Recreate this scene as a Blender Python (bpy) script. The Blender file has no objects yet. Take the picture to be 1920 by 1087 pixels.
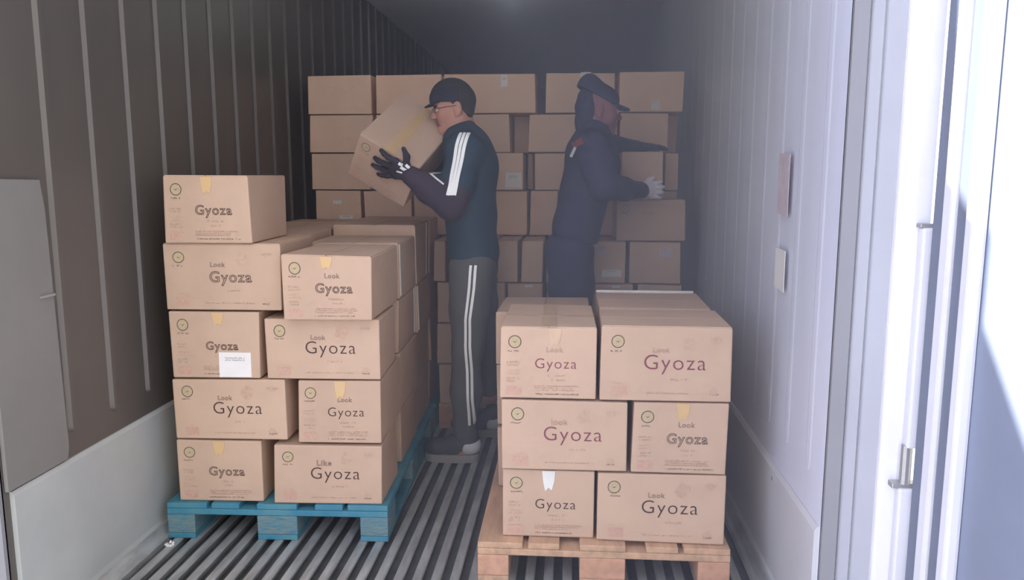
import bpy, bmesh, math, random
import numpy as np
from mathutils import Vector, Matrix, Euler
from mathutils.bvhtree import BVHTree

SC = bpy.context.scene
COL = SC.collection
rnd = random.Random(7)

# ---------------------------------------------------------------- camera, sky, sun, exposure
F = 1462.0; CX = 960.0; CY = 543.5; CAMH = 1.30
pitch = math.atan(216.5 / F); yaw = math.atan(112 * math.cos(pitch) / F)
fw = np.array([-math.sin(yaw) * math.cos(pitch), math.cos(yaw) * math.cos(pitch), -math.sin(pitch)])
rt = np.array([math.cos(yaw), math.sin(yaw), 0.0]); up = np.cross(rt, fw)
cd = bpy.data.cameras.new('camera'); cam = bpy.data.objects.new('camera', cd); COL.objects.link(cam)
cd.sensor_width = 36.0; cd.lens = 36.0 * F / 1920.0; cd.clip_start = 0.05
cam.location = (0, 0, CAMH)
cam.rotation_euler = Euler((math.pi / 2 - pitch, 0, yaw), 'XYZ')
SC.camera = cam

W = bpy.data.worlds.new('sky'); SC.world = W; W.use_nodes = True
nt = W.node_tree; nt.nodes.clear()
wo = nt.nodes.new('ShaderNodeOutputWorld'); bg = nt.nodes.new('ShaderNodeBackground')
tc = nt.nodes.new('ShaderNodeTexCoord'); sx = nt.nodes.new('ShaderNodeSeparateXYZ')
mr = nt.nodes.new('ShaderNodeMapRange'); mr.inputs[1].default_value = -1.0; mr.inputs[2].default_value = 1.0
cr = nt.nodes.new('ShaderNodeValToRGB')
cr.color_ramp.elements[0].color = (0.96, 1.02, 1.45, 1); cr.color_ramp.elements[0].position = 0.1
cr.color_ramp.elements[1].color = (0.98, 0.96, 0.95, 1); cr.color_ramp.elements[1].position = 0.6
nt.links.new(tc.outputs['Generated'], sx.inputs[0]); nt.links.new(sx.outputs[0], mr.inputs[0])
nt.links.new(mr.outputs[0], cr.inputs[0]); nt.links.new(cr.outputs[0], bg.inputs[0])
bg.inputs[1].default_value = 2.02
nt.links.new(bg.outputs[0], wo.inputs[0])

sd = bpy.data.lights.new('sun', 'SUN'); sun = bpy.data.objects.new('sun', sd); COL.objects.link(sun)
sd.energy = 13.0; sd.angle = math.radians(0.6); sd.color = (1.0, 0.97, 0.92)
sun.location = (-4, 2, 6)
sun.rotation_euler = Vector((1.0, -0.05, -0.60)).to_track_quat('-Z', 'Y').to_euler()

SC.view_settings.view_transform = 'Standard'; SC.view_settings.look = 'None'
SC.view_settings.exposure = 0.0; SC.view_settings.gamma = 1.0; SC.view_settings.use_curve_mapping = False
try:
    SC.cycles.max_bounces = 8; SC.cycles.diffuse_bounces = 6
except Exception:
    pass

def ray(x, y): return fw + rt * (x - CX) / F - up * (y - CY) / F
def atY(x, y, Y):
    d = ray(x, y); return np.array([0, 0, CAMH]) + d * Y / d[1]

# ---------------------------------------------------------------- materials
def mat(name, col, rough=0.7, noise=0.0, nscale=8.0, col2=None, metal=0.0, bump=0.0, bscale=60.0, spec=0.4, objcol=False, stretch=None, alpha=1.0):
    m = bpy.data.materials.new(name); m.use_nodes = True
    n = m.node_tree.nodes; l = m.node_tree.links
    b = n['Principled BSDF']
    b.inputs['Roughness'].default_value = rough; b.inputs['Metallic'].default_value = metal
    b.inputs['Specular IOR Level'].default_value = spec
    b.inputs['Alpha'].default_value = alpha
    t = n.new('ShaderNodeTexCoord'); mp = n.new('ShaderNodeMapping'); l.new(t.outputs['Object'], mp.inputs[0])
    if stretch: mp.inputs['Scale'].default_value = stretch
    out = None
    if noise > 0:
        nz = n.new('ShaderNodeTexNoise'); nz.inputs['Scale'].default_value = nscale; nz.inputs['Detail'].default_value = 6
        nz.inputs['Roughness'].default_value = 0.6
        l.new(mp.outputs[0], nz.inputs['Vector'])
        rp = n.new('ShaderNodeValToRGB'); l.new(nz.outputs[0], rp.inputs[0])
        c2 = col2 or tuple(c * (1 - noise) for c in col)
        rp.color_ramp.elements[0].position = 0.35; rp.color_ramp.elements[1].position = 0.65
        rp.color_ramp.elements[0].color = (*c2, 1); rp.color_ramp.elements[1].color = (*col, 1)
        out = rp.outputs[0]
    else:
        r = n.new('ShaderNodeRGB'); r.outputs[0].default_value = (*col, 1); out = r.outputs[0]
    if objcol:
        oi = n.new('ShaderNodeObjectInfo'); mx = n.new('ShaderNodeMixRGB'); mx.blend_type = 'MULTIPLY'; mx.inputs[0].default_value = 1
        l.new(out, mx.inputs[1]); l.new(oi.outputs['Color'], mx.inputs[2]); out = mx.outputs[0]
    l.new(out, b.inputs['Base Color'])
    if bump > 0:
        nb = n.new('ShaderNodeTexNoise'); nb.inputs['Scale'].default_value = bscale; nb.inputs['Detail'].default_value = 4
        l.new(mp.outputs[0], nb.inputs['Vector'])
        bp = n.new('ShaderNodeBump'); bp.inputs['Strength'].default_value = bump; bp.inputs['Distance'].default_value = 0.01
        l.new(nb.outputs[0], bp.inputs['Height']); l.new(bp.outputs[0], b.inputs['Normal'])
    return m

HAZE0, HAZE1 = 0.006, 0.34        # density of the added glare mist at the left and at the right wall
M = {}
M['card'] = mat('kraft_cardboard', (0.595, 0.420, 0.312), 0.85, 0.10, 5, bump=0.15, bscale=9, spec=0.15, objcol=True)
M['cardedge'] = mat('cut_cardboard', (0.62, 0.45, 0.33), 0.9, 0.2, 30, spec=0.1)
M['tape'] = mat('tan_packing_tape', (0.62, 0.44, 0.30), 0.35, 0.1, 20, spec=0.5)
M['ytape'] = mat('yellow_tape', (0.66, 0.42, 0.16), 0.4, 0.35, 60, (0.60, 0.42, 0.25), spec=0.5)
M['stain'] = mat('brown_yellow_tape', (0.56, 0.37, 0.17), 0.5, 0.3, 14, (0.56, 0.40, 0.27))
M['wtape'] = mat('white_tape', (0.80, 0.78, 0.76), 0.5, 0.1, 20)
M['ink'] = mat('dark_ink', (0.075, 0.05, 0.05), 0.9, spec=0.1)
M['inkg'] = mat('green_black_ink', (0.07, 0.075, 0.05), 0.9, spec=0.1)
M['inkp'] = mat('purple_ink', (0.24, 0.07, 0.11), 0.9, spec=0.1)
M['inkf'] = mat('faded_ink', (0.40, 0.25, 0.20), 0.9, spec=0.1)
M['inkr'] = mat('faded_red_ink', (0.52, 0.27, 0.22), 0.9, spec=0.1)
M['pale'] = mat('pale_print', (0.53, 0.41, 0.27), 0.9, 0.1, 40, spec=0.1)
M['patch'] = mat('faint_stamp', (0.50, 0.335, 0.25), 0.9, 0.18, 90, (0.57, 0.40, 0.30), spec=0.1)
M['patchr'] = mat('faint_pink_stamp', (0.53, 0.315, 0.25), 0.9, 0.18, 120, (0.58, 0.39, 0.30), spec=0.1)
M['stampc'] = mat('faint_grey_stamp', (0.51, 0.36, 0.27), 0.9, 0.2, 90, (0.57, 0.405, 0.30), spec=0.1, objcol=True)
M['paper'] = mat('white_paper', (0.82, 0.79, 0.77), 0.8, 0.05, 15)
M['wood'] = mat('raw_pine', (0.66, 0.42, 0.27), 0.8, 0.3, 6, bump=0.2, stretch=(6, 1, 6))
M['woodend'] = mat('pine_block', (0.68, 0.38, 0.25), 0.85, 0.25, 25, bump=0.2)
M['blue'] = mat('worn_blue_paint', (0.035, 0.205, 0.32), 0.65, 0.5, 9, (0.09, 0.26, 0.32), bump=0.25, bscale=40)
M['bluew'] = mat('chipped_blue_paint', (0.05, 0.22, 0.32), 0.8, 0.6, 28, (0.22, 0.26, 0.23), bump=0.4, bscale=50, stretch=(1, 1, 5))
M['alu'] = mat('scuffed_aluminium', (0.58, 0.60, 0.60), 0.42, 0.35, 9, (0.36, 0.37, 0.37), metal=0.45, bump=0.1, bscale=80, stretch=(3, 0.6, 1))
M['alud'] = mat('dirty_channel', (0.12, 0.125, 0.13), 0.7, 0.4, 12)
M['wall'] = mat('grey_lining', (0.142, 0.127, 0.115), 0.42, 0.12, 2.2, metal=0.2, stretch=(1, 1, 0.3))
M['wallr'] = mat('glare_tinted_lining', (0.74, 0.76, 0.87), 0.45, 0.10, 2.2, stretch=(1, 2, 0.15))  # right wall lining, lighter and bluer: the bloom is put into its colour
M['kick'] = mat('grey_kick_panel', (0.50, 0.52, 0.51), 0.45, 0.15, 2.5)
M['kickr'] = mat('glare_tinted_kick_panel', (0.68, 0.68, 0.71), 0.45, 0.1, 2.5)  # paler than the left kick panel, glare painted into the colour
M['patchpanel'] = mat('repair_sheet', (0.235, 0.225, 0.215), 0.5, 0.1, 3)
M['ceil'] = mat('ceiling_sheet', (0.88, 0.90, 0.94), 0.6, 0.05, 1.2)
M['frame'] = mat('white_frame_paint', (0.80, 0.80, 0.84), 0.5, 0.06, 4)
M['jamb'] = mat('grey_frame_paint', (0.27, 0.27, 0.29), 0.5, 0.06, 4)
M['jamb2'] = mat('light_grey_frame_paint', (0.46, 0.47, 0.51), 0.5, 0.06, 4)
M['gasket'] = mat('grey_blue_gasket', (0.20, 0.23, 0.30), 0.6, 0.1, 6)
M['doorp'] = mat('blue_grey_door', (0.26, 0.30, 0.39), 0.5, 0.10, 2.5)
M['concrete'] = mat('yard_concrete', (0.52, 0.51, 0.50), 0.9, 0.18, 4, bump=0.3)
M['steel'] = mat('zinc_steel', (0.5, 0.5, 0.5), 0.4, 0.15, 20, metal=0.6)
M['skin'] = mat('warm_skin', (0.46, 0.225, 0.165), 0.55, 0.12, 40)
M['skin2'] = mat('flushed_skin', (0.22, 0.10, 0.12), 0.6, 0.1, 30)
M['lip'] = mat('lip', (0.16, 0.06, 0.055), 0.6)
M['hair'] = mat('black_hair', (0.022, 0.018, 0.018), 0.6, 0.4, 120, bump=0.6, bscale=200)
M['shaved'] = mat('cropped_hair', (0.20, 0.125, 0.10), 0.8, 0.3, 200)
M['capb'] = mat('navy_cap', (0.012, 0.013, 0.028), 0.8, bump=0.1)
M['teal'] = mat('dark_teal_jersey', (0.022, 0.050, 0.078), 0.75, 0.2, 6, bump=0.12, bscale=30, spec=0.25)
M['plum'] = mat('plum_grey_sleeve', (0.050, 0.036, 0.052), 0.8, 0.15, 8, bump=0.12, bscale=30, spec=0.2)
M['gtrou'] = mat('grey_track_trousers', (0.105, 0.108, 0.105), 0.85, 0.15, 6, bump=0.15, bscale=25, spec=0.2)
M['white'] = mat('white_stripe', (0.95, 0.96, 0.97), 0.6)
M['glovd'] = mat('dark_knit_glove', (0.030, 0.022, 0.038), 0.8, 0.3, 60, bump=0.2, bscale=150)
M['glovw'] = mat('white_cotton_glove', (0.72, 0.66, 0.76), 0.85, 0.1, 30, bump=0.3, bscale=60)
M['navy'] = mat('navy_work_clothes', (0.035, 0.042, 0.085), 0.85, 0.15, 6, bump=0.15, bscale=25, spec=0.2)
M['sole'] = mat('grey_sole', (0.30, 0.29, 0.27), 0.8, 0.1, 20)
M['shoe'] = mat('charcoal_shoe', (0.05, 0.052, 0.06), 0.7)
M['heel'] = mat('white_heel', (0.62, 0.62, 0.64), 0.6)
M['red'] = mat('dull_red_patch', (0.28, 0.06, 0.06), 0.7)
M['eye'] = mat('eye_white', (0.5, 0.45, 0.42), 0.3)
M['black'] = mat('black_plastic', (0.01, 0.01, 0.012), 0.4)

# ---------------------------------------------------------------- helpers
def tag(o, label=None, cat=None, group=None, kind=None):
    if label: o['label'] = label
    if cat: o['category'] = cat
    if group: o['group'] = group
    if kind: o['kind'] = kind
    return o
def link(name, me, m=None, parent=None, loc=None, rz=0.0):
    o = bpy.data.objects.new(name, me); COL.objects.link(o)
    if m is not None and me is not None:
        for x in (m if isinstance(m, (list, tuple)) else [m]): me.materials.append(x)
    if parent: o.parent = parent
    if loc is not None: o.location = loc
    o.rotation_euler = (0, 0, rz)
    return o
def empty(name, loc=(0, 0, 0), rz=0.0):
    o = bpy.data.objects.new(name, None); COL.objects.link(o); o.location = loc; o.rotation_euler = (0, 0, rz)
    o.empty_display_size = 0.1
    return o
class MB:
    def __init__(s): s.v = []; s.f = []; s.mi = []
    def add(s, vs, fs, mi=0):
        n = len(s.v); s.v += [tuple(v) for v in vs]; s.f += [tuple(i + n for i in f) for f in fs]; s.mi += [mi] * len(fs); return s
    def box(s, x0, x1, y0, y1, z0, z1, mi=0, b=0.0, fn=None):
        bm = bmesh.new(); bmesh.ops.create_cube(bm, size=1)
        for v in bm.verts:
            v.co = Vector((x0 + (v.co.x + .5) * (x1 - x0), y0 + (v.co.y + .5) * (y1 - y0), z0 + (v.co.z + .5) * (z1 - z0)))
        if b > 0: bmesh.ops.bevel(bm, geom=bm.edges[:], offset=b, segments=2, affect='EDGES', profile=0.6)
        vs = [v.co.copy() for v in bm.verts]
        if fn: vs = [fn(v) for v in vs]
        bm.verts.index_update()
        fs = [[v.index for v in f.verts] for f in bm.faces]; bm.free()
        return s.add(vs, fs, mi)
    def prism(s, pts, axis, a, b, mi=0):
        # closed outline pts (2D), extruded along axis from a to b
        n = len(pts)
        def mk(p, t):
            if axis == 'x': return (t, p[0], p[1])
            if axis == 'y': return (p[0], t, p[1])
            return (p[0], p[1], t)
        vs = [mk(p, a) for p in pts] + [mk(p, b) for p in pts]
        fs = [tuple(range(n)), tuple(range(2 * n - 1, n - 1, -1))] + [(i, i + n, (i + 1) % n + n, (i + 1) % n) for i in range(n)]
        return s.add(vs, fs, mi)
    def tube(s, pts, r, n=10, mi=0, cap=True):
        pts = [Vector(p) for p in pts]; rs = r if isinstance(r, (list, tuple)) else [r] * len(pts)
        rings = []
        for i, p in enumerate(pts):
            d = (pts[min(i + 1, len(pts) - 1)] - pts[max(i - 1, 0)]).normalized()
            q = d.to_track_quat('Z', 'Y')
            rings.append([p + q @ Vector((math.cos(t) * rs[i], math.sin(t) * rs[i], 0)) for t in [k * 2 * math.pi / n for k in range(n)]])
        vs = [v for rg in rings for v in rg]; fs = []
        for i in range(len(pts) - 1):
            for k in range(n): fs.append((i * n + k, i * n + (k + 1) % n, (i + 1) * n + (k + 1) % n, (i + 1) * n + k))
        if cap: fs += [tuple(range(n))[::-1], tuple(range((len(pts) - 1) * n, len(pts) * n))]
        return s.add(vs, fs, mi)
    def mesh(s, name, smooth=False):
        me = bpy.data.meshes.new(name); me.from_pydata([tuple(v) for v in s.v], [], s.f); me.update()
        me.polygons.foreach_set('material_index', s.mi)
        bm = bmesh.new(); bm.from_mesh(me); bmesh.ops.recalc_face_normals(bm, faces=bm.faces[:]); bm.to_mesh(me); bm.free()
        if smooth: me.polygons.foreach_set('use_smooth', [True] * len(me.polygons))
        return me
    def build(s, name, m, parent=None, loc=None, rz=0.0, smooth=False):
        return link(name, s.mesh(name, smooth), m, parent, loc, rz)
def struct(name, mb, m, **k):
    o = mb.build(name, m, **k); o['kind'] = 'structure'; return o

# ---------------------------------------------------------------- the container shell
YO, YL, YE = 1.98, 1.86, 11.6           # door end, far end
XL, XR, ZC = -1.50, 0.66, 2.55
fl = MB(); fl.box(XL - .08, XR + .08, YO - .02, YE, -.14, -.032, 1)
x = XL + 0.02
while x < XR - 0.05:
    # T-section rail: web and flat head with worn rounded edges
    fl.prism([(x, -.004), (x + .003, 0), (x + .029, 0), (x + .032, -.004), (x + .032, -.008), (x + .020, -.010), (x + .020, -.034), (x + .012, -.034), (x + .012, -.010), (x, -.008)], 'y', YO, YE, 0)
    x += 0.0610
struct('floor', fl, [M['alu'], M['alud']])

def wall(name, X, sgn, m, z_kick, ribs, ribd, ribw):
    w = MB()
    w.box(min(X, X - sgn * .07), max(X, X - sgn * .07), YL if sgn > 0 else YO, YE, -.14, ZC + .08)
    y = ribs
    while y < YE - .2:
        hw = ribw / 2
        pts = []
        for k in range(9):
            a = math.pi + k * math.pi / 8
            pts.append((y + hw * math.cos(a), z_kick + .07 + hw + hw * math.sin(a)))
        pts += [(y + hw, ZC), (y - hw, ZC)]
        n = len(pts); ins = []
        for (py, pz) in pts: ins.append((y + (py - y) * .45, pz + (.006 if pz < ZC - .1 else 0)))
        vs = [(X - sgn * .001, a, b) for a, b in pts] + [(X + sgn * ribd, a, b) for a, b in ins]
        fs = [tuple(range(n, 2 * n))] + [(i, (i + 1) % n, (i + 1) % n + n, i + n) for i in range(n)]
        w.add(vs, fs)
        y += 0.2165
    return struct(name, w, m)
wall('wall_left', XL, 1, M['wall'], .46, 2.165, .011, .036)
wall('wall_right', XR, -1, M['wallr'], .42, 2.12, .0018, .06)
w = MB(); w.box(XL - .07, XR + .07, YE, YE + .07, -.14, ZC + .08); struct('wall_back', w, M['wall'])
w = MB(); w.box(XL - .07, XR + .07, YO, YE + .07, ZC, ZC + .09); struct('ceiling', w, M['ceil'])
def kick(name, X, sgn, zt, y0):
    w = MB(); w.prism([(X - sgn * .002, -.03), (X + sgn * .022, -.03), (X + sgn * .022, .02), (X + sgn * .014, .05), (X + sgn * .014, zt - .012), (X + sgn * .006, zt), (X - sgn * .002, zt)], 'y', y0, YE - .01)
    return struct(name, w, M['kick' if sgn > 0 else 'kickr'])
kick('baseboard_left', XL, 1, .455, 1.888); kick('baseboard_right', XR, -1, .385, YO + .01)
w = MB()
for sgn, X in ((1, XL), (-1, XR)):
    w.prism([(X + sgn * .001, -.02), (X + sgn * .060, -.02), (X + sgn * .060, .004), (X + sgn * .045, .008), (X + sgn * .026, .035), (X + sgn * .001, .035)], 'y', YO + .02, YE - .01)
struct('trim_1', w, M['alu'])
# repair sheet on the left wall by the door, with a lock notch
w = MB(); w.prism([(YL + .01, .462), (2.118, .462), (2.128, .50), (2.112, 1.20), (2.100, 1.285), (YL + .01, 1.290)], 'x', XL + .002, XL + .013)
struct('trim_2', w, M['patchpanel'])
w = MB(); w.box(XL + .012, XL + .019, 2.06, 2.118, .955, .961); struct('trim_3', w, M['steel'])
# door frames on both sides: stepped white jambs
def jamb(name, X, s, m, floor_z=-.14):
    w = MB()
    prof = [(X, YO + .005), (X, YO - .012), (X + s * .030, YO - .030), (X + s * .036, YO - .022), (X + s * .056, YO - .050), (X + s * .062, YO - .042), (X + s * .095, YO - .085),
            (X + s * .101, YO - .078), (X + s * .128, YO - .120), (X + s * .16, YO - .125), (X + s * .16, YO + .005)]
    w.prism(prof, 'z', floor_z, ZC + .12)
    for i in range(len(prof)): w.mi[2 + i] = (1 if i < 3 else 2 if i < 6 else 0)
    return struct(name, w, m)
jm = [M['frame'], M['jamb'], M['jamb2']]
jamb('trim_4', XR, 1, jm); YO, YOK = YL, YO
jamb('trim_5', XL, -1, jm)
YO = YOK
w = MB(); w.box(XL - .16, XR + .16, YO - .12, YO, ZC + .002, ZC + .16, b=.01); struct('trim_6', w, M['frame'])
# ground outside
w = MB(); w.box(-14, 16, -16, YO - .13, -.42, -.34); struct('ground', w, M['concrete'])
w = MB(); w.box(XL - .16, XR + .16, YO - .12, YO - .02, -.34, -.02); struct('trim_7', w, M['steel'])

# open right door with gaskets and hinge rod
DX = 0.83
door = empty('door_1', (DX, YO - .13, 0)); door['kind'] = 'structure'
w = MB(); w.box(0.0, .075, -1.18, -.03, .02, ZC + .02, b=.006); w.build('door_panel', M['doorp'], door)
w = MB()
w.box(-.024, .0, -.085, -.035, .02, ZC, b=.006); w.box(-.020, .0, -.185, -.135, .02, ZC, b=.006); w.build('gasket', M['gasket'], door)
w = MB()
w.box(-.030, .0, -.132, -.088, .02, ZC, b=.008); w.box(-.030, .0, -.226, -.190, .02, ZC, b=.008); w.build('seal_strip', M['frame'], door)
w = MB(); w.box(-.02, .006, -1.12, -.26, 2.40, 2.44, b=.004); w.build('door_rib', M['doorp'], door)
hr = MB(); hr.box(-.036, -.006, -.022, .006, .66, 1.18, b=.006); hr.box(-.045, -.010, -.020, .008, .02, .56, b=.006); hr.build('hinge_rod', M['frame'], door)
hr = MB(); hr.box(-.060, .0, -.014, .012, .558, .572, b=.003); hr.tube([(-.03, -.008, .57), (-.03, -.008, .665)], .012); hr.box(-.04, .01, -.014, .010, 1.18, 1.19, b=.003)
hr.build('hinge', M['steel'], door)

# open left door, swung well past the side wall, outside the picture
ld = empty('door_2', (XL - .17, YL - .03, 0), -math.radians(62)); ld['kind'] = 'structure'
w = MB(); w.box(-.075, 0, -1.18, -.03, .02, ZC + .05, b=.006); w.build('door_panel', M['doorp'], ld)
# added fill light that lifts the dim ceiling, with an invented housing
lr = empty('added_ceiling_fill', (-.42, 5.35, ZC)); tag(lr, 'added fill light housing on the container ceiling above the load', 'fill light')
w = MB(); w.box(-.06, .06, -.14, .14, -.045, 0, b=.01); w.build('fill_housing', M['frame'], lr)
ll = bpy.data.lights.new('fill_light', 'POINT'); ll.energy = 3.2; ll.color = (.9, .95, 1.0); ll.shadow_soft_size = .08
lo_ = bpy.data.objects.new('fill_light', ll); COL.objects.link(lo_); lo_.parent = lr; lo_.location = (.0, .0, -.12)
# stickers on the right wall
def sticker(name, y0, y1, z0, z1, m, label):
    w = MB()
    w.prism([(y0, z0), (y1, z0 + .006), (y1, z1), (y0, z1 - .004)], 'x', XR - .0155, XR - .0135)
    return tag(w.build(name, m), label, 'sign')
M['pinkpaper'] = mat('faded_pink_paper', (0.62, 0.52, 0.56), 0.8, 0.15, 25)
sticker('wall_notice', 2.40, 2.52, 1.175, 1.365, M['pinkpaper'], 'upper faded pinkish paper notice stuck on the blue grey wall')
sticker('wall_notice', 2.40, 2.51, .945, 1.075, M['paper'], 'lower plain white paper notice stuck on the blue grey wall')
# drain hole / small scraps
w = MB(); w.tube([(XR - .0155, 2.42, .345), (XR - .013, 2.42, .345)], .007, 12); o = w.build('wall_rivet', M['steel']); tag(o, 'small bright rivet low on the blue grey wall', 'rivet')
p = atY(318, 1016, 2.50)
w = MB()
for k in range(7):
    a = k * .9; w.tube([(math.cos(a) * .010, math.sin(a) * .008, .004), (math.cos(a) * .016, math.sin(a) * .016, .006 + .003 * (k % 3))], [.006, .003], 6)
o = w.build('paper_scrap', M['paper'], None, (p[0], 2.50, 0.0)); tag(o, 'tiny crumpled white paper scrap on the ribbed metal floor', 'litter')

# ---------------------------------------------------------------- cartons
def text_mesh(txt, size, hollow, bev=.0010, key={}):
    k = (txt, size, hollow, bev)
    if k in key: return key[k]
    c = bpy.data.curves.new('t', 'FONT'); c.body = txt; c.size = size; c.resolution_u = 4; c.space_character = 1.12
    if not hollow: c.offset = -.011 * size
    if hollow: c.fill_mode = 'NONE'; c.bevel_depth = bev; c.bevel_resolution = 0
    o = bpy.data.objects.new('t', c); COL.objects.link(o)
    me = bpy.data.meshes.new_from_object(o)
    vs = [v.co.copy() for v in me.vertices]; fs = [tuple(p.vertices) for p in me.polygons]
    bpy.data.objects.remove(o); bpy.data.curves.remove(c); bpy.data.meshes.remove(me)
    key[k] = (vs, fs); return key[k]
def squig(mb, R, u0, v0, w, h, off, rows=1, mi=0, dens=1.0):
    """lines of tiny illegible print: short strokes at letter size"""
    for r in range(rows):
        v = v0 - r * h * 1.5; u = u0; lw = w * R.uniform(.75, 1)
        while u < u0 + lw:
            g = h * R.uniform(.35, .8)
            if R.random() < .85 * dens:
                t = R.random(); s = .0010
                a = v + h * R.uniform(-.1, .1); hh = h * R.uniform(.6, 1)
                mb.add([(u, -off, a), (u + s, -off, a), (u + s, -off, a + hh), (u, -off, a + hh)], [(0, 1, 2, 3)], mi)
                if t < .6:
                    z = a + hh * R.choice([0, .5, .85])
                    mb.add([(u, -off, z), (u + g, -off, z), (u + g, -off, z + s), (u, -off, z + s)], [(0, 1, 2, 3)], mi)
                elif t < .85:
                    mb.add([(u, -off, a), (u + s * 1.2, -off, a), (u + g, -off, a + hh), (u + g - s * 1.2, -off, a + hh)], [(0, 1, 2, 3)], mi)
            u += g + h * .22
def ring(mb, u, v, r, t, off, mi=0, n=26, sq=1.0):
    vs = []
    for k in range(n):
        a = k * 2 * math.pi / n
        vs += [(u + r * math.cos(a), -off, v + r * sq * math.sin(a)), (u + (r - t) * math.cos(a), -off, v + (r * sq - t) * math.sin(a))]
    mb.add(vs, [(2 * k, (2 * k + 2) % (2 * n), (2 * k + 3) % (2 * n), 2 * k + 1) for k in range(n)], mi)
def disc(mb, u, v, r, off, mi=0, n=22, jag=0.0, R=None, sq=1.0):
    vs = [(u + r * math.cos(k * 2 * math.pi / n) * (1 + (R.uniform(-jag, jag) if R else 0)), -off, v + sq * r * math.sin(k * 2 * math.pi / n) * (1 + (R.uniform(-jag, jag) if R else 0))) for k in range(n)]
    mb.add(vs, [tuple(range(n))], mi)

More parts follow.
